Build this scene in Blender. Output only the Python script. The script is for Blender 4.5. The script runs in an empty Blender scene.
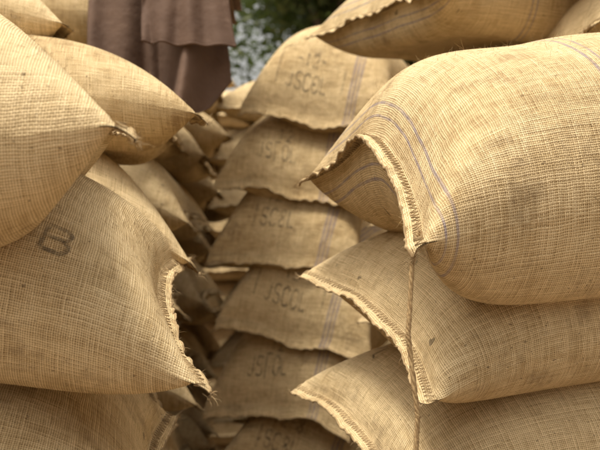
import bpy, math, random, numpy as np, time
from mathutils import Matrix, Vector
T0=time.time()
random.seed(4); np.random.seed(4)
scn=bpy.context.scene
col=scn.collection
# ---------------------------------------------------------------- materials
class NT:
    def __init__(s,name):
        s.m=bpy.data.materials.new(name); s.m.use_nodes=True
        s.t=s.m.node_tree; s.n=s.t.nodes; s.b=s.n['Principled BSDF']; s.out=s.n['Material Output']
    def new(s,ty,**k):
        n=s.n.new(ty)
        for a,v in k.items(): setattr(n,a,v)
        return n
    def lk(s,a,b): s.t.links.new(a,b)
    def setin(s,sock,v):
        if isinstance(v,bpy.types.NodeSocket): s.lk(v,sock)
        else: sock.default_value=v
    def M(s,op,a,b=None,c=None,clamp=False):
        n=s.new('ShaderNodeMath',operation=op); n.use_clamp=clamp
        s.setin(n.inputs[0],a)
        if b is not None: s.setin(n.inputs[1],b)
        if c is not None: s.setin(n.inputs[2],c)
        return n.outputs[0]
    def comb(s,x,y,z=0.0):
        n=s.new('ShaderNodeCombineXYZ'); s.setin(n.inputs[0],x); s.setin(n.inputs[1],y); s.setin(n.inputs[2],z); return n.outputs[0]
    def noise(s,vec,scale=1.0,detail=2.0,rough=.5):
        n=s.new('ShaderNodeTexNoise'); s.lk(vec,n.inputs['Vector']); n.inputs['Scale'].default_value=scale
        n.inputs['Detail'].default_value=detail; n.inputs['Roughness'].default_value=rough; return n.outputs['Fac']
    def mix(s,f,a,b,mode='MIX'):
        n=s.new('ShaderNodeMix',data_type='RGBA',blend_type=mode); s.setin(n.inputs[0],f)
        s.setin(n.inputs[6],a); s.setin(n.inputs[7],b); return n.outputs[2]
    def ramp(s,f,stops):
        n=s.new('ShaderNodeValToRGB'); s.lk(f,n.inputs[0]); e=n.color_ramp.elements
        while len(e)<len(stops): e.new(.5)
        for i,(p,c) in enumerate(stops): e[i].position=p; e[i].color=(*c,1) if len(c)==3 else c
        return n.outputs[0]
    def rng(s,f,a,b,c,d):
        n=s.new('ShaderNodeMapRange'); s.setin(n.inputs[0],f)
        for i,v in enumerate((a,b,c,d)): n.inputs[i+1].default_value=v
        return n.outputs[0]

def weave(k,pitch):
    uv=k.new('ShaderNodeUVMap').outputs[0]
    sp=k.new('ShaderNodeSeparateXYZ'); k.lk(uv,sp.inputs[0]); U,V=sp.outputs[0],sp.outputs[1]
    n1=k.noise(uv,20,2); n2=k.noise(k.comb(V,U,3.0),20,2)
    n3=k.noise(k.comb(k.M('MULTIPLY',U,340.0),k.M('MULTIPLY',V,13.0)),1,1)
    n4=k.noise(k.comb(k.M('MULTIPLY',U,13.0),k.M('MULTIPLY',V,340.0),7.0),1,1)
    x=k.M('ADD',k.M('ADD',k.M('MULTIPLY',U,1/pitch),k.M('MULTIPLY',n1,1.5)),k.M('MULTIPLY',n3,.8))
    y=k.M('ADD',k.M('ADD',k.M('MULTIPLY',V,1/pitch),k.M('MULTIPLY',n2,1.5)),k.M('MULTIPLY',n4,.8))
    cx=k.M('COSINE',k.M('MULTIPLY',x,math.pi)); cy=k.M('COSINE',k.M('MULTIPLY',y,math.pi))
    c=k.M('MULTIPLY',cx,cy)
    pw=k.M('POWER',k.M('ABSOLUTE',cx),.95); pf=k.M('POWER',k.M('ABSOLUTE',cy),.95)
    hw=k.M('MULTIPLY',k.M('MULTIPLY',pw,k.M('MULTIPLY_ADD',c,.32,.68)),k.M('MULTIPLY_ADD',n3,1.3,.35))
    hf=k.M('MULTIPLY',k.M('MULTIPLY',pf,k.M('MULTIPLY_ADD',c,-.32,.68)),k.M('MULTIPLY_ADD',n4,1.3,.35))
    h=k.M('MAXIMUM',hw,hf)
    return uv,U,V,h,n3,n4

def burlap(name,stripe=None,pitch=.0031,tint=(1,1,1)):
    k=NT(name)
    uv,U,V,h,n3,n4=weave(k,pitch)
    base=k.ramp(h,[(.0,(.07,.04,.018)),(.24,(.25,.168,.080)),(.5,(.545,.408,.228)),(.95,(.79,.63,.40))])  # low stops paint the shadow of the dark interior into the thread gaps
    tc=k.new('ShaderNodeTexCoord'); oi=k.new('ShaderNodeObjectInfo')
    off=k.new('ShaderNodeVectorMath',operation='ADD'); k.lk(tc.outputs['Object'],off.inputs[0]); k.lk(oi.outputs['Location'],off.inputs[1])
    big=k.noise(off.outputs[0],4.5,4,.6)
    med=k.noise(off.outputs[0],28,4,.65)
    f=k.M('ADD',k.M('MULTIPLY',big,.64),k.M('MULTIPLY',med,.30))
    f=k.M('ADD',f,k.M('MULTIPLY',oi.outputs['Random'],.13))
    f=k.M('ADD',f,k.M('MULTIPLY',k.M('ADD',n3,n4),.17))
    shade=k.ramp(f,[(.44,(.47,.39,.31)),(.61,(.87,.83,.77)),(.76,(1.1,1.1,1.1))])
    c=k.mix(1.0,base,shade,'MULTIPLY')
    fl=k.noise(off.outputs[0],150,2,.6); flm=k.rng(fl,.67,.74,0,.7)
    c=k.mix(flm,c,(.12,.075,.04,1))
    st=k.noise(off.outputs[0],8,6,.72); stm=k.rng(st,.56,.72,0,.55)
    c=k.mix(stm,c,(.19,.125,.068,1))
    sp=k.noise(off.outputs[0],22,2,.5); spm=k.rng(sp,.74,.765,0,.65)
    c=k.mix(spm,c,(.07,.048,.03,1))
    if stripe:
        src=U if stripe[0]=='u' else V
        tot=None
        for (p0,w) in stripe[1]:
            wob=k.M('MULTIPLY_ADD',k.noise(uv,8,1),.008,-.004)
            d=k.M('ABSOLUTE',k.M('SUBTRACT',k.M('ADD',src,wob),p0))
            m=k.rng(d,w,w+.0012,1,0)
            tot=m if tot is None else k.M('MAXIMUM',tot,m)
        tot=k.M('MULTIPLY',tot,k.rng(h,.1,.6,.35,.8))
        tot=k.M('MULTIPLY',tot,k.rng(med,.3,.65,.25,.85))
        c=k.mix(tot,c,(.16,.15,.26,1))
    c=k.mix(1.0,c,(*tint,1),'MULTIPLY')
    k.lk(c,k.b.inputs['Base Color'])
    k.b.inputs['Roughness'].default_value=.92; k.b.inputs['Specular IOR Level'].default_value=.12
    hh=k.M('ADD',h,k.M('MULTIPLY',k.noise(uv,900,2),.25))
    b1=k.new('ShaderNodeBump'); b1.inputs['Strength'].default_value=.75; b1.inputs['Distance'].default_value=.0016
    k.lk(hh,b1.inputs['Height'])
    b2=k.new('ShaderNodeBump'); b2.inputs['Strength'].default_value=.65; b2.inputs['Distance'].default_value=.02
    k.lk(k.noise(off.outputs[0],15,3,.5),b2.inputs['Height']); k.lk(b2.outputs[0],b1.inputs['Normal'])
    k.lk(b1.outputs[0],k.b.inputs['Normal'])
    return k.m

MB={'plain':burlap('burlap_plain'),
    'ustripe':burlap('burlap_blue_selvage',('u',[(.905,.0013),(.885,.0018),(.60,.0022),(.583,.0016)])),
    'vstripe':burlap('burlap_blue_band',('v',[(.45,.0045),(.467,.005),(.484,.004)]),tint=(1,.98,.95)),
    }
k=NT('jute_fibre')
oi=k.new('ShaderNodeTexCoord'); nn=k.noise(oi.outputs['Object'],60,2)
k.lk(k.ramp(nn,[(.3,(.25,.17,.09)),(.7,(.46,.34,.20))]),k.b.inputs['Base Color']); k.b.inputs['Roughness'].default_value=.9
k.b.inputs['Specular IOR Level'].default_value=.1
MF=k.m
k=NT('jute_twine'); oi=k.new('ShaderNodeTexCoord'); nn=k.noise(oi.outputs['Object'],220,3)
k.lk(k.ramp(nn,[(.3,(.22,.135,.06)),(.7,(.43,.30,.15))]),k.b.inputs['Base Color']); k.b.inputs['Roughness'].default_value=.9
bb=k.new('ShaderNodeBump'); bb.inputs['Distance'].default_value=.001; k.lk(nn,bb.inputs['Height']); k.lk(bb.outputs[0],k.b.inputs['Normal'])
MT=k.m
# stencil ink
k=NT('faded_stencil_ink')
uv,U,V,h,n3,n4=weave(k,.0031)
k.b.inputs['Base Color'].default_value=(.06,.052,.045,1); k.b.inputs['Roughness'].default_value=.9
tr=k.new('ShaderNodeBsdfTransparent'); mx=k.new('ShaderNodeMixShader')
tc=k.new('ShaderNodeTexCoord'); pat=k.noise(tc.outputs['Object'],45,4,.75)
fac=k.M('MULTIPLY',k.rng(h,.25,.75,.12,.8),k.rng(pat,.36,.60,.08,.88))
k.lk(fac,mx.inputs[0]); k.lk(tr.outputs[0],mx.inputs[1]); k.lk(k.b.outputs[0],mx.inputs[2]); k.lk(mx.outputs[0],k.out.inputs[0])
MI=k.m
# ---------------------------------------------------------------- sack simulation
def up2(G):
    def u1(A):
        P=np.concatenate([2*A[:1]-A[1:2],A,2*A[-1:]-A[-2:-1]],0)
        mid=(-P[:-3]+9*P[1:-2]+9*P[2:-1]-P[3:])/16
        out=np.empty((2*A.shape[0]-1,)+A.shape[1:]); out[0::2]=A; out[1::2]=mid; return out
    A=u1(G); return np.swapaxes(u1(np.swapaxes(A,0,1)),0,1)

def simulate(seed,L,W,toph,both,full=1.0,lump=.010,res=44):
    rng=np.random.RandomState(seed)
    nx=res+1; ny=int(round(res*W/L))+1
    us=np.linspace(-L/2,L/2,nx); vs=np.linspace(-W/2,W/2,ny)
    U,V=np.meshgrid(us,vs,indexing='ij')
    prof=np.clip((1-(2*U/L)**2)*(1-(2*V/W)**2),0,1)**.5
    def nz(a):
        z=np.zeros_like(U)
        for q in range(8):
            z+=np.sin(U*rng.uniform(-40,40)+V*rng.uniform(-40,40)+rng.uniform(0,6))
        return z*a/8
    top=np.stack([U,V,.03*prof+nz(.01)*prof],-1); bot=np.stack([U,V,-.03*prof+nz(.01)*prof],-1)
    fr=[(rng.uniform(-9,9),rng.uniform(-9,9),rng.uniform(0,6)) for _ in range(5)]
    def lumpf(x,y): return sum(np.sin(a*x+b*y+c) for a,b,c in fr)*lump/3
    def sharemask(nx,ny,fl):
        m=np.zeros((nx,ny),bool); m[0]=1; m[:,0]=1; m[:,-1]=1; m[-fl:]=1; return m
    for level,(steps,fl) in enumerate([(260,2),(170,3)]):
        if level==1:
            top=up2(top); bot=up2(bot); nx,ny=top.shape[:2]
        hx=L/(nx-1); hy=W/(ny-1); hd=math.hypot(hx,hy)
        sm=sharemask(nx,ny,fl)[...,None]
        avg=(top+bot)/2; top=np.where(sm,avg,top); bot=np.where(sm,avg,bot)
        G=np.stack([top,bot]); Vv=np.zeros_like(G)
        def con(A,B,rest,ks,kc):
            d=B-A; l=np.sqrt((d*d).sum(-1,keepdims=True))+1e-9
            e=(l-rest)/l; kk=np.where(e>0,ks,kc)*.5
            dd=d*e*kk; A+=dd; B-=dd
        for s in range(steps):
            t=s/steps
            p=(2.6e-4*(1-t)+5e-5*t)*full/(1+level)
            gi=np.gradient(G,axis=1); gj=np.gradient(G,axis=2)
            n=np.cross(gi,gj); n/=np.sqrt((n*n).sum(-1,keepdims=True))+1e-9
            n[1]*=-1
            pe=p*(.75+.9*np.clip((toph if toph<.3 else .18)-G[...,2:3],0,.4)/.3)
            F=n*pe; F[...,2]-=1.2e-5
            Vv=Vv*.94+F; old=G.copy(); G=G+Vv
            for it in range(3 if level==0 else 4):
                for o in (0,1):
                    con(G[:,o:nx-1-((nx-1-o)%2):2],G[:,o+1:nx:2][:, :len(range(o,nx-1-((nx-1-o)%2),2))],hx,1,.35)
                    con(G[:,:,o:ny-1-((ny-1-o)%2):2],G[:,:,o+1:ny:2][:,:, :len(range(o,ny-1-((ny-1-o)%2),2))],hy,1,.35)
                for o in (0,1):
                    m=len(range(o,nx-1,2))
                    con(G[:,o:nx-1:2,:-1],G[:,o+1:nx:2,1:][:,:m],hd,.25,.05)
                    con(G[:,o:nx-1:2,1:],G[:,o+1:nx:2,:-1][:,:m],hd,.25,.05)
                for o in range(4):
                    m=len(range(o,nx-2,4)); 
                    con(G[:,o:nx-2:4],G[:,o+2:nx:4][:,:m],2*hx,.0,.05)
                    m=len(range(o,ny-2,4))
                    con(G[:,:,o:ny-2:4],G[:,:,o+2:ny:4][:,:,:m],2*hy,.0,.05)
                av=(G[0]+G[1])/2; G=np.where(sm[None],av[None],G)
                lf=lumpf(G[...,0],G[...,1])
                ex=np.clip(np.abs(G[...,0])-L*.36,0,1)**2*1.2
                G[...,2]=np.clip(G[...,2],-both+lf-ex,toph+lf+ex)
            Vv=np.clip((G-old)*.96,-.008,.008)
        top,bot=G[0],G[1]
    return top,bot

VAR={}
def mesh_from(name,verts,faces,mat,smooth=True,uvs=None):
    me=bpy.data.meshes.new(name); me.from_pydata(verts.tolist() if isinstance(verts,np.ndarray) else verts,[],faces.tolist() if isinstance(faces,np.ndarray) else faces)
    me.materials.append(mat)
    if smooth: me.polygons.foreach_set('use_smooth',[True]*len(me.polygons))
    if uvs is not None:
        l=me.uv_layers.new(name='UVMap'); vi=np.empty(len(me.loops),int); me.loops.foreach_get('vertex_index',vi)
        l.data.foreach_set('uv',uvs[vi].astype(np.float32).ravel())
    me.update(); return me

def fibres(P,D,Ln,w=.00028,seg=4,curl=.35,rng=np.random):
    n=len(P); pts=np.zeros((n,seg+1,3)); pts[:,0]=P; d=D/np.linalg.norm(D,axis=1,keepdims=True)
    for s in range(seg):
        pts[:,s+1]=pts[:,s]+d*(Ln/seg)[:,None]
        d=d+rng.normal(0,curl,(n,3)); d[:,2]-=.08; d/=np.linalg.norm(d,axis=1,keepdims=True)
    side=np.cross(pts[:,-1]-pts[:,0],rng.normal(0,1,(n,3))); side/=np.linalg.norm(side,axis=1,keepdims=True)+1e-9
    ws=w*np.linspace(1,.3,seg+1)[None,:,None]
    A=pts+side[:,None]*ws; B=pts-side[:,None]*ws
    verts=np.stack([A,B],2).reshape(-1,3)
    base=(np.arange(n)*(seg+1)*2)[:,None]; s=np.arange(seg)*2
    f=np.stack([base+s,base+s+1,base+s+3,base+s+2],-1).reshape(-1,4)
    return verts,f
def tube(P,r,sides=6):
    P=np.asarray(P,float); n=len(P); r=np.broadcast_to(r,(n,))
    T=np.gradient(P,axis=0); T/=np.linalg.norm(T,axis=1,keepdims=True)+1e-9
    ref=np.array([.3,.2,.93]) if abs(T[:,2]).mean()<.8 else np.array([.9,.3,.1])
    a=np.cross(T,ref); a/=np.linalg.norm(a,axis=1,keepdims=True)+1e-9; b=np.cross(T,a)
    th=np.linspace(0,2*math.pi,sides,endpoint=False)
    V=P[:,None]+(a[:,None]*np.cos(th)[None,:,None]+b[:,None]*np.sin(th)[None,:,None])*r[:,None,None]
    i=np.arange(n-1)[:,None]*sides; j=np.arange(sides)[None]; j2=(j+1)%sides
    f=np.stack([i+j,i+j2,i+sides+j2,i+sides+j],-1).reshape(-1,4)
    return V.reshape(-1,3),f
def join(parts):
    vs=[];fs=[];o=0
    for v,f in parts: vs.append(v); fs.append(f+o); o+=len(v)
    return np.concatenate(vs),np.concatenate(fs)

def variant(key,seed,L=.96,W=.68,toph=.14,both=.14,full=1.0,droop=.5,fuzz=900,arch=0,dl=.28,acen=.15):
    rng=np.random.RandomState(seed+99)
    t,b=simulate(seed,L,W,toph,both,full)
    mx=t[-1,:,0].mean(); hw=np.abs(t[-1,:,1]).max()
    for g in (t,b):
        g[...,0]-=mx
        q=np.clip(g[...,0]+dl,0,1); g[...,2]-=droop*q*q
        if arch:
            q=np.clip((g[...,0]+.30)/.30,0,1); q=q*q*(3-2*q)
            g[...,2]+=arch*q*(np.cos(np.clip(g[...,1]/hw+acen,-1,1)*math.pi)*.5+.5)
    zc=t[-1,:,2].mean(); t[...,2]-=zc; b[...,2]-=zc
    t=up2(t); b=up2(b); nx,ny=t.shape[:2]
    def nrm(g):
        n=np.cross(np.gradient(g,axis=0),np.gradient(g,axis=1)); return n/(np.linalg.norm(n,axis=-1,keepdims=True)+1e-9)
    nt,nb=nrm(t),nrm(b)
    fl=8
    yy=np.linspace(0,1,ny)
    am=np.interp(yy,np.linspace(0,1,9),rng.uniform(0,1,9))
    wv=np.sin(yy*rng.uniform(40,60)+rng.uniform(0,6)+3*np.sin(yy*9))*.0024*am+np.sin(yy*19+rng.uniform(0,6))*.005
    for a in range(fl):
        w=(a/(fl-1))**1.3
        ii=nx-fl+a
        t[ii,:,2]+=wv*w; b[ii,:,2]+=wv*w
    t[-fl:]+=nt[-fl:]*.0007; b[-fl:]-=nt[-fl:]*.0007
    ids=np.arange(nx*ny).reshape(nx,ny)
    fT=np.stack([ids[:-1,:-1],ids[1:,:-1],ids[1:,1:],ids[:-1,1:]],-1).reshape(-1,4)
    fB=fT[:,::-1]+nx*ny
    verts=np.concatenate([t.reshape(-1,3),b.reshape(-1,3)]);faces=np.concatenate([fT,fB])
    U,V=np.meshgrid(np.linspace(0,L,nx),np.linspace(0,W,ny),indexing='ij')
    uv=np.stack([U,V],-1).reshape(-1,2); uvs=np.concatenate([uv,uv])
    body={}
    base=mesh_from('sack_cloth',verts,faces,MB['plain'],True,uvs)
    body['plain']=base
    for m in ('ustripe','vstripe'):
        c=base.copy(); c.materials[0]=MB[m]; body[m]=c
    parts=[]
    e=(t[-1]+b[-1])/2; 
    jt=rng.normal(0,.0005,e.shape)
    parts.append(tube(e+jt,.0019+.0006*np.sin(np.arange(ny)*1.7)+rng.uniform(0,.0006,ny),6))
    row=(t[-6]*.5+t[-5]*.5); rowb=(b[-6]*.5+b[-5]*.5)
    m=np.arange(ny)
    z=np.where((m%2==0)[:,None],row+nt[-6]*.0014,(t[-3])+nt[-3]*.0014)
    parts.append(tube(z,.0008,5))
    z=np.where((m%2==0)[:,None],rowb-nt[-6]*.0014,(b[-3])-nt[-3]*.0014)
    parts.append(tube(z,.0008,5))
    n=520; ii=rng.randint(0,ny-1,n); ff=rng.rand(n)[:,None]
    P=e[ii]*(1-ff)+e[ii+1]*ff; D=np.tile([1.,0,0],(n,1))+rng.normal(0,.6,(n,3)); Ln=np.clip(rng.gamma(1.4,.0027,n),0,.022)
    parts.append(fibres(P,D,Ln,.00030,4,.3,rng))
    for jc in (0,ny-1):
        n=36; P=np.tile(e[jc],(n,1))+rng.normal(0,.003,(n,3)); D=np.tile([.8,(-1 if jc==0 else 1)*.8,0],(n,1))+rng.normal(0,.4,(n,3))
        parts.append(fibres(P,D,np.clip(rng.gamma(2.0,.0045,n),0,.025),.0004,4,.3,rng))
    if fuzz:
        for g,nn_,sg in ((t,nt,1),(b,nb,-1)):
            n=fuzz; i=rng.randint(2,nx-2,n); j=rng.randint(0,ny,n)
            D=nn_[i,j]*sg*rng.uniform(.1,.9,(n,1))+rng.normal(0,.6,(n,3))
            parts.append(fibres(g[i,j]+nn_[i,j]*sg*.0003,D,rng.gamma(2,.0030,n),.00020,3,.35,rng))
    v,f=join(parts)
    VAR[key]=dict(body=body,hem=mesh_from('hem',v,f,MF),t=t,b=b,nt=nt,L=L,W=W,nx=nx,ny=ny)

t1=time.time()
variant('a',11); variant('b',23,toph=.145,both=.13,full=1.1,droop=1.0); variant('c',37,W=.66,droop=.8); variant('d',51,both=.15,L=.93)
variant('fat',7,W=.72,toph=.165,both=.155,full=1.2,droop=.4,fuzz=4000)
variant('fat2',19,W=.74,toph=.175,both=.155,full=1.2,droop=.35,fuzz=4000)
variant('plump',61,W=.90,toph=.30,both=.145,full=1.35,droop=-.3,fuzz=4000)
variant('open',29,W=.90,toph=.5,both=.13,full=1.2,droop=.12,fuzz=5000,arch=.075)
variant('slim',43,W=.66,toph=.165,both=.135,full=1.25,droop=1.9,arch=-.06,acen=0)
variant('slim2',47,W=.66,toph=.16,both=.14,full=1.25,droop=1.5,arch=-.045,acen=-.2)
variant('slim3',83,W=.64,toph=.165,both=.13,full=1.2,droop=2.1,arch=-.03,acen=.25)
print('SIM',time.time()-t1)

FONT={'P':[[(0,0),(0,1),(.6,1),(.75,.85),(.75,.62),(.6,.5),(0,.5)]],
'B':[[(0,0),(0,1),(.55,1),(.7,.88),(.7,.64),(.55,.52),(0,.52)],[(.55,.52),(.75,.38),(.75,.14),(.6,0),(0,0)]],
'J':[[(.6,1),(.6,.15),(.45,0),(.2,0),(.05,.15)]],'S':[[(.7,.88),(.55,1),(.2,1),(.05,.85),(.05,.65),(.2,.52),(.55,.48),(.7,.35),(.7,.15),(.55,0),(.2,0),(.05,.12)]],
'C':[[(.7,.85),(.5,1),(.2,1),(0,.8),(0,.2),(.2,0),(.5,0),(.7,.15)]],'O':[[(.2,1),(.5,1),(.7,.8),(.7,.2),(.5,0),(.2,0),(0,.2),(0,.8),(.2,1)]],
'L':[[(0,1),(0,0),(.65,0)]],'1':[[(.1,.8),(.35,1),(.35,0)]],'2':[[(.05,.8),(.2,1),(.55,1),(.7,.8),(.7,.6),(.05,0),(.7,0)]],
'8':[[(.35,.52),(.1,.7),(.1,.88),(.35,1),(.6,.88),(.6,.7),(.35,.52),(.05,.3),(.1,.08),(.35,0),(.65,.1),(.65,.3),(.35,.52)]],
'-':[[(.1,.5),(.6,.5)]],'/':[[(0,0),(.6,1)]],'.':[[(.3,0),(.36,.03)]],'|':[[(.35,-.1),(.35,1.1)]],'[':[[(.1,-.15),(.1,1.15),(.7,1.15)]]}
def print_mesh(vr,items,sw=.006):
    t,nt=vr['t'],vr['nt']; nx,ny=vr['nx'],vr['ny']; vs=[];fs=[];uvl=[];o=0
    def at(u,v):
        x=np.clip(u/vr['L']*(nx-1),0,nx-1.001); y=np.clip(v/vr['W']*(ny-1),0,ny-1.001)
        i=x.astype(int);j=y.astype(int);fx=(x-i)[:,None];fy=(y-j)[:,None]
        def bl(g): return g[i,j]*(1-fx)*(1-fy)+g[i+1,j]*fx*(1-fy)+g[i,j+1]*(1-fx)*fy+g[i+1,j+1]*fx*fy
        return bl(t)+bl(nt)*.0011
    for (txt,u0,v0,sz,ang,asp) in items:
        ca,sa=math.cos(math.radians(ang)),math.sin(math.radians(ang)); cx=0
        for ch in txt:
            for st in FONT.get(ch,[]):
                P=[]
                for a,b_ in zip(st[:-1],st[1:]):
                    L_=math.hypot(b_[0]-a[0],b_[1]-a[1])*sz; m=max(2,int(L_/.004))
                    for q in range(m): P.append((a[0]+(b_[0]-a[0])*q/m,a[1]+(b_[1]-a[1])*q/m))
                P.append(st[-1]); P=np.array(P)*sz; P[:,0]=P[:,0]*asp+cx
                T=np.gradient(P,axis=0);T/=np.linalg.norm(T,axis=1,keepdims=True)+1e-9
                N=np.stack([-T[:,1],T[:,0]],-1)
                rows=[P+N*sw*q for q in (-.5,0,.5)]
                Q=np.stack(rows,1).reshape(-1,2)
                uu=u0+Q[:,0]*ca-Q[:,1]*sa; vv=v0+Q[:,0]*sa+Q[:,1]*ca
                vs.append(at(uu,vv)); uvl.append(np.stack([uu,vv],-1))
                n=len(P); b0=o+np.arange(n-1)*3
                for q in (0,1): fs.append(np.stack([b0+q,b0+q+1,b0+q+4,b0+q+3],-1))
                o+=3*n
            cx+=sz*asp*(1.0)
    return mesh_from('stencil_print',np.concatenate(vs),np.concatenate(fs),MI,True,np.concatenate(uvl))
PR={}
def printed(var,key,items,sw=.006):
    k_=(var,key)
    if k_ not in PR: PR[k_]=print_mesh(VAR[var],items,sw)
    return PR[k_]

def sack(var,loc,yaw,roll=0,tilt=4,mat='plain',scale=(1,1,1),prt=None):
    v=VAR[var]
    e=bpy.data.objects.new('burlap_sack',None); e.empty_display_size=.1; col.objects.link(e)
    M=Matrix.Translation(loc)@Matrix.Rotation(math.radians(yaw),4,'Z')@Matrix.Rotation(math.radians(tilt),4,'Y')@Matrix.Rotation(math.radians(roll),4,'X')@Matrix.Diagonal((*scale,1))
    e.matrix_world=M
    for nm,me in (('cloth_body',v['body'][mat]),('mouth_hem',v['hem'])):
        o=bpy.data.objects.new(nm,me); col.objects.link(o); o.parent=e
    if prt is not None:
        o=bpy.data.objects.new('stencil_print',prt); col.objects.link(o); o.parent=e
    return e,M

R=random.Random(5)
AB=['a','b','c','d']
def jit(a): return R.uniform(-a,a)
# --- left row, front column
sack('plump',(-.285,1.18,1.805),12,13,-1,'plain',(1,.86,1.19))
sack('fat',(-.195,1.34,1.56),12,20,6,prt=printed('fat','pb',[('P',.665,.125,.034,-6,1.0),('B',.712,.105,.044,-8,1.0)],.0065))
z=1.56-.30
for i in range(4):
    sack(R.choice(['fat','fat2','a']),(-.19+jit(.03),1.34+jit(.02),z),11+jit(5),18-4*i,5); z-=.30
# --- left row, columns further back
for ci,(cx,cy,ztop,sp,yaw,roll) in enumerate([(-.28,1.88,1.985,.262,12,14),(-.36,2.62,2.40,.26,8,8),(-.39,3.25,2.72,.262,6,6),(-.41,3.9,2.95,.262,4,4),(-.42,4.5,3.0,.265,2,2)]):
    z=ztop; first=True
    while z>.1:
        v=R.choice(AB); pr=None
        if R.random()<.5: pr=printed(v,'pb2',[('PB',.74,.26,.045,0,1.0)],.006)
        if ci==0 and first:
            sack('d',(cx,cy,z),12,9,-3,'plain',(1,1,1))
        else:
            sack(v,(cx+jit(.04),cy+jit(.03),z+jit(.006)),yaw+jit(7),roll+jit(3),(1 if ci==0 else 5)+jit(4),prt=pr)
        z-=sp; first=False
for (cx,cy,ztop) in [(-1.05,1.3,1.9),(-1.15,1.95,2.05),(-1.2,2.7,2.5),(-1.25,3.3,2.85)]:
    z=ztop
    while z>.1:
        sack(R.choice(AB),(cx+jit(.03),cy,z),10+jit(6),8,2); z-=.262
sack('a',(-.60,2.02,2.22),14,8,0)
# --- right row, front column
e1,M1=sack('open',(.10,1.31,1.762),191,-19,6,'ustripe',(1,.74,1.28),prt=printed('open','r1',[('J',.46,.30,.022,170,1),('/',.42,.22,.018,150,1)],.007))
sack('fat',(.11,1.42,1.53),194,-20,6,'plain',(1,.90,.86),prt=printed('fat','m2',[('1-2',.84,.36,.03,150,1.0),('J2',.62,.10,.03,200,1)],.005))
sack('fat2',(.085,1.47,1.315),192,-18,5,'plain',(1,.90,.86),prt=printed('fat2','m3',[('/L',.80,.15,.03,70,1)],.005))
z=1.07
for i in range(4):
    sack(R.choice(['fat','a']),(.08+jit(.03),1.45,z),194+jit(5),-14+4*i,4,'plain',(1,.95,.86)); z-=.25
# right row behind
z=2.365
for i in range(9):
    if i==0: sack('a',(.19,2.10,z),206,-8,2,'ustripe',(1,1,1.22),prt=printed('a','rt',[('JS',.70,.12,.05,180,1.0)],.006))
    else: sack(R.choice(AB),(.34+jit(.01),2.14,z),204+jit(4),-8,3,'plain')
    z-=.276
z=2.47
for i in range(9):
    sack(R.choice(AB),(.60+jit(.02),1.98,z),188+jit(5),-6,3,'plain'); z-=.265
# --- centre stack
items=[('JSCOL',.875,.17,.040,90,.95),('-12-',.815,.2,.036,90,.95),('[',.86,.12,.09,90,.9),('|',.87,.40,.05,90,.9)]
items2=[('SC8L',.865,.18,.040,90,.95),('12-8',.805,.19,.036,90,.95),('|',.87,.14,.05,90,.9)]
items3=[('JS[OL',.870,.16,.040,92,.9),('12',.812,.24,.036,88,.95),('-8',.74,.26,.034,90,.95)]
zs=[2.235,1.98,1.735,1.49,1.245,1.0,.755,.515,.28,.08]
vv=['slim','slim2','slim3','slim','slim3','slim2','slim','slim2','slim3','slim']
xo=[.05,-.03,-.055,-.03,-.075,-.05,-.08,-.1,-.1,-.1]
for i,z in enumerate(zs):
    v=vv[i]; it=[items,items3,items2][i%3]
    sack(v,(xo[i],2.72+jit(.03),z),256+jit(8),-10+jit(6),14+jit(4),'vstripe',(.95,.82,1.0),prt=printed(v,'js%d'%(i%3),it,.0052))
for (cx,cy,zt,yw) in [(.75,2.9,2.2,215),(.60,3.5,2.2,215),(-.12,4.0,2.66,262),(.30,3.75,2.45,262),(-.45,5.2,2.95,265),(.12,5.25,2.9,268)]:
    z=zt
    while z>.1:
        sack(R.choice(AB),(cx+jit(.03),cy,z),yw+jit(8),jit(4),8); z-=.255
# ---------------------------------------------------------------- twines
def twine(pts,r,name='twine',fz=140):
    P=np.array(pts,float); 
    n=160; tt=np.linspace(0,len(P)-1,n); i=np.minimum(tt.astype(int),len(P)-2); f=tt-i; f=f*f*(3-2*f)
    C=P[i]*(1-f)[:,None]+P[i+1]*f[:,None]
    s=np.linspace(0,1,n); Ltot=np.linalg.norm(np.diff(C,axis=0),axis=1).sum()
    parts=[]
    for k_ in range(3):
        a=s*Ltot/.016*2*math.pi/2+k_*2*math.pi/3
        H=C+np.stack([np.cos(a),np.sin(a),0*a],-1)*r*.55
        parts.append(tube(H,r*.62*(1+.12*np.sin(s*90+k_)),6))
    m=fz; q=np.random.randint(0,n,m); D=np.random.normal(0,1,(m,3)); D[:,2]=-abs(D[:,2])
    parts.append(fibres(C[q],D,np.random.gamma(2,.004,m),.0003))
    v,f=join(parts); o=bpy.data.objects.new(name,mesh_from(name,v,f,MT)); col.objects.link(o)
v=VAR['open']
ear=M1@Vector(((v['t'][-4,-8]+v['b'][-4,-8])/2).tolist())
ear0=M1@Vector(((v['t'][-4,8]+v['b'][-4,8])/2).tolist())
ne=ear if ear.y<ear0.y else ear0
x,y,z=ne
twine([(x,y,z+.01),(x-.010,y-.012,z-.03),(x-.018,y-.02,z-.12),(x-.008,y-.02,z-.22),(x-.016,y-.02,z-.34),(x-.010,y-.02,z-.46),(x-.014,y-.02,z-.62)],.0031)
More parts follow.
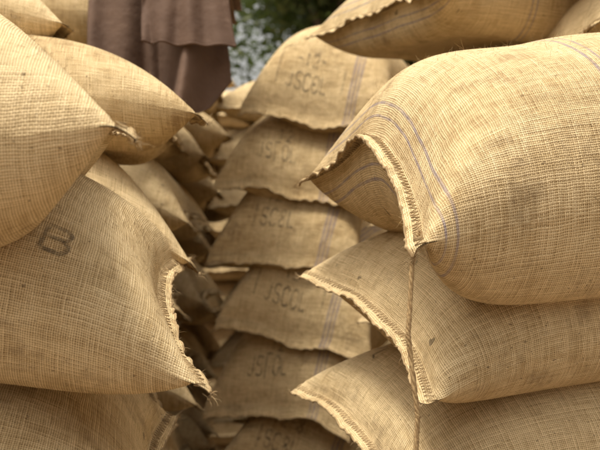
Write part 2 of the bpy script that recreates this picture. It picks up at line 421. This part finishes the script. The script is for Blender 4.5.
# ---------------------------------------------------------------- brown cloth
k=NT('brown_canvas')
tc=k.new('ShaderNodeTexCoord'); nn=k.noise(tc.outputs['Object'],6,5,.6)
k.lk(k.ramp(nn,[(.3,(.082,.043,.028)),(.7,(.135,.078,.052))]),k.b.inputs['Base Color']); k.b.inputs['Roughness'].default_value=.85
b_=k.new('ShaderNodeBump'); b_.inputs['Distance'].default_value=.006; b_.inputs['Strength'].default_value=.6
k.lk(k.noise(tc.outputs['Object'],30,4,.6),b_.inputs['Height']); k.lk(b_.outputs[0],k.b.inputs['Normal']); MC=k.m
ce=bpy.data.objects.new('brown_cloth',None); col.objects.link(ce)
def sheet(nm,x0,x1,y0,ztop,zb,seed,amp,back):
    rg=np.random.RandomState(seed)
    ns,nt_=110,90; s=np.linspace(0,1,ns); t=np.linspace(0,1,nt_); S,Tt=np.meshgrid(s,t,indexing='ij')
    zbot=np.interp(s,[a for a,_ in zb],[c for _,c in zb])[:,None]
    hang=np.clip((Tt-.35)/.65,0,1); flat=np.clip(Tt/.35,0,1)
    Z=ztop+.02*np.sin(S*5)*(1-hang) - hang*(ztop-zbot)
    fold=0
    for q in range(9):
        c=rg.uniform(0,1); w=rg.uniform(.035,.11); sl=rg.uniform(-.45,.35)
        fold=fold+rg.choice([-1,1])*rg.uniform(.5,1.3)*np.exp(-((S-c-sl*(Tt-.5))/w)**2)*rg.uniform(.6,1)
    Y=y0+back*(1-flat) - amp*fold*(.25+.75*hang)*np.clip(flat,0.2,1) - .05*hang
    X=x0+(x1-x0)*S + .015*np.sin(Tt*5+seed)*hang + (.03*(S-.2)*hang)
    ids=np.arange(ns*nt_).reshape(ns,nt_)
    f=np.stack([ids[:-1,:-1],ids[1:,:-1],ids[1:,1:],ids[:-1,1:]],-1).reshape(-1,4)
    P=np.stack([X,Y,Z],-1)
    o=bpy.data.objects.new(nm,mesh_from(nm,P.reshape(-1,3),f,MC)); col.objects.link(o); o.parent=ce
    md=o.modifiers.new('s','SOLIDIFY'); md.thickness=.003
    v,f=tube(P[:,-1]+np.array([0,-.002,0]),.004,6)
    o=bpy.data.objects.new(nm+'_hem',mesh_from(nm+'_hem',v,f,MC)); col.objects.link(o); o.parent=ce
sheet('lower_layer',-.60,-.23,2.27,2.66,[(0,2.24),(.15,2.19),(.4,2.13),(.68,2.09),(.85,2.14),(1,2.22)],3,.05,.6)
sheet('upper_layer',-.43,-.205,2.19,2.68,[(0,2.31),(.5,2.29),(1,2.30)],8,.032,.6)
# ---------------------------------------------------------------- trees
k=NT('leaf'); oi=k.new('ShaderNodeNewGeometry'); 
k.lk(k.ramp(k.M('MULTIPLY',oi.outputs['Random Per Island'],1.0),[(0,(.03,.05,.012)),(.6,(.06,.085,.02)),(1,(.12,.135,.035))]),k.b.inputs['Base Color'])
k.b.inputs['Roughness'].default_value=.6
tl=k.new('ShaderNodeBsdfTranslucent'); tl.inputs[0].default_value=(.10,.15,.03,1); ms=k.new('ShaderNodeMixShader'); ms.inputs[0].default_value=.3
k.lk(k.b.outputs[0],ms.inputs[1]); k.lk(tl.outputs[0],ms.inputs[2]); k.lk(ms.outputs[0],k.out.inputs[0]); ML=k.m
k=NT('bark'); tc=k.new('ShaderNodeTexCoord'); k.lk(k.ramp(k.noise(tc.outputs['Object'],8,4),[(.3,(.05,.035,.025)),(.7,(.13,.10,.07))]),k.b.inputs['Base Color']); k.b.inputs['Roughness'].default_value=.9; MK=k.m
def tree(x,y,zc,rad,h,n,seed):
    rg=np.random.RandomState(seed); e=bpy.data.objects.new('tree',None); e.location=(x,y,0); col.objects.link(e)
    parts=[tube(np.array([(0,0,-.1),(.05,0,zc*.35),(-.03,.05,zc*.7),(0,0,zc)]),np.array([.24,.19,.15,.09]),12)]
    cl=[]
    for i in range(30):
        d=rg.normal(0,1,3); d/=np.linalg.norm(d); q=np.array([0,0,zc])+d*np.array([rad,rad,h])*rg.uniform(.5,1)
        s=np.array([0,0,zc*rg.uniform(.6,.95)]); m=(s+q)/2+rg.normal(0,.15,3)
        parts.append(tube(np.array([s,m,q]),np.array([.07,.045,.012]),6)); cl.append(q); cl.append(m)
    v,f=join(parts); o=bpy.data.objects.new('trunk_and_limbs',mesh_from('limbs',v,f,MK)); col.objects.link(o); o.parent=e
    cl=np.array(cl); c=cl[rg.randint(0,len(cl),n)]+rg.normal(0,1,(n,3))*np.array([.36,.36,.26])*rad/1.9
    a=rg.normal(0,1,(n,3)); a/=np.linalg.norm(a,axis=1,keepdims=True); b=np.cross(a,rg.normal(0,1,(n,3))); b/=np.linalg.norm(b,axis=1,keepdims=True)
    L=rg.uniform(.06,.12,(n,1)); V=np.stack([c-a*L,c+b*L*.45,c+a*L,c-b*L*.45],1).reshape(-1,3)
    F=np.arange(4*n).reshape(-1,4)
    o=bpy.data.objects.new('foliage',mesh_from('foliage',V,F,ML,False)); col.objects.link(o); o.parent=e
tree(.6,11,7.5,2.1,1.35,22000,1); tree(3.0,13,7.0,2.6,2.2,24000,2); tree(-3.6,13.5,6.4,2.6,2.0,20000,3); tree(.6,16,10.6,2.8,1.7,22000,5)
# ---------------------------------------------------------------- ground
k=NT('dirt'); tc=k.new('ShaderNodeTexCoord'); nn=k.noise(tc.outputs['Object'],3,6,.65)
k.lk(k.ramp(nn,[(.3,(.13,.09,.06)),(.7,(.26,.19,.13))]),k.b.inputs['Base Color']); k.b.inputs['Roughness'].default_value=.95
b_=k.new('ShaderNodeBump'); b_.inputs['Distance'].default_value=.03; k.lk(k.noise(tc.outputs['Object'],18,6),b_.inputs['Height']); k.lk(b_.outputs[0],k.b.inputs['Normal'])
S=400; g=bpy.data.objects.new('ground',mesh_from('ground',np.array([(-S,-S,0),(S,-S,0),(S,S,0),(-S,S,0)],float),np.array([[0,1,2,3]]),k.m,False)); col.objects.link(g)
# ---------------------------------------------------------------- light
w=bpy.data.worlds.new("World"); scn.world=w; w.use_nodes=True
wn=w.node_tree
sk=wn.nodes.new('ShaderNodeTexSky'); sk.sky_type='NISHITA'; sk.sun_disc=False
sd=Vector((-.22,-.26,1)).normalized()
el=math.asin(sd.z); az=math.atan2(sd.x,sd.y)
sk.sun_elevation=el; sk.sun_rotation=az; sk.dust_density=8; sk.air_density=1.0; sk.ozone_density=.3
hs=wn.nodes.new('ShaderNodeHueSaturation'); hs.inputs['Saturation'].default_value=.18; hs.inputs['Value'].default_value=1.25
tn=wn.nodes.new('ShaderNodeMix'); tn.data_type='RGBA'; tn.blend_type='MULTIPLY'; tn.inputs[0].default_value=1; tn.inputs[7].default_value=(1,.96,.86,1)
bg=wn.nodes['Background']; bg.inputs[1].default_value=.15
wn.links.new(sk.outputs[0],hs.inputs['Color']); wn.links.new(hs.outputs[0],tn.inputs[6]); wn.links.new(tn.outputs[2],bg.inputs[0])
l=bpy.data.lights.new('sun','SUN'); l.energy=3.3; l.angle=math.radians(14); l.color=(1,.94,.79)
lo=bpy.data.objects.new('sun',l); lo.rotation_euler=sd.to_track_quat('Z','Y').to_euler(); col.objects.link(lo)
# ---------------------------------------------------------------- camera
cd=bpy.data.cameras.new('camera'); cd.lens=49.4; cd.sensor_width=36; cd.clip_start=.05; cd.clip_end=2000
cd.dof.use_dof=True; cd.dof.focus_distance=1.2; cd.dof.aperture_fstop=5.6
co=bpy.data.objects.new('camera',cd); co.location=(0,0,1.5); co.rotation_euler=(math.radians(98),0,0); col.objects.link(co)
scn.camera=co
scn.view_settings.view_transform='Standard'; scn.view_settings.look='None'; scn.view_settings.exposure=0
print('TOTAL',time.time()-T0)
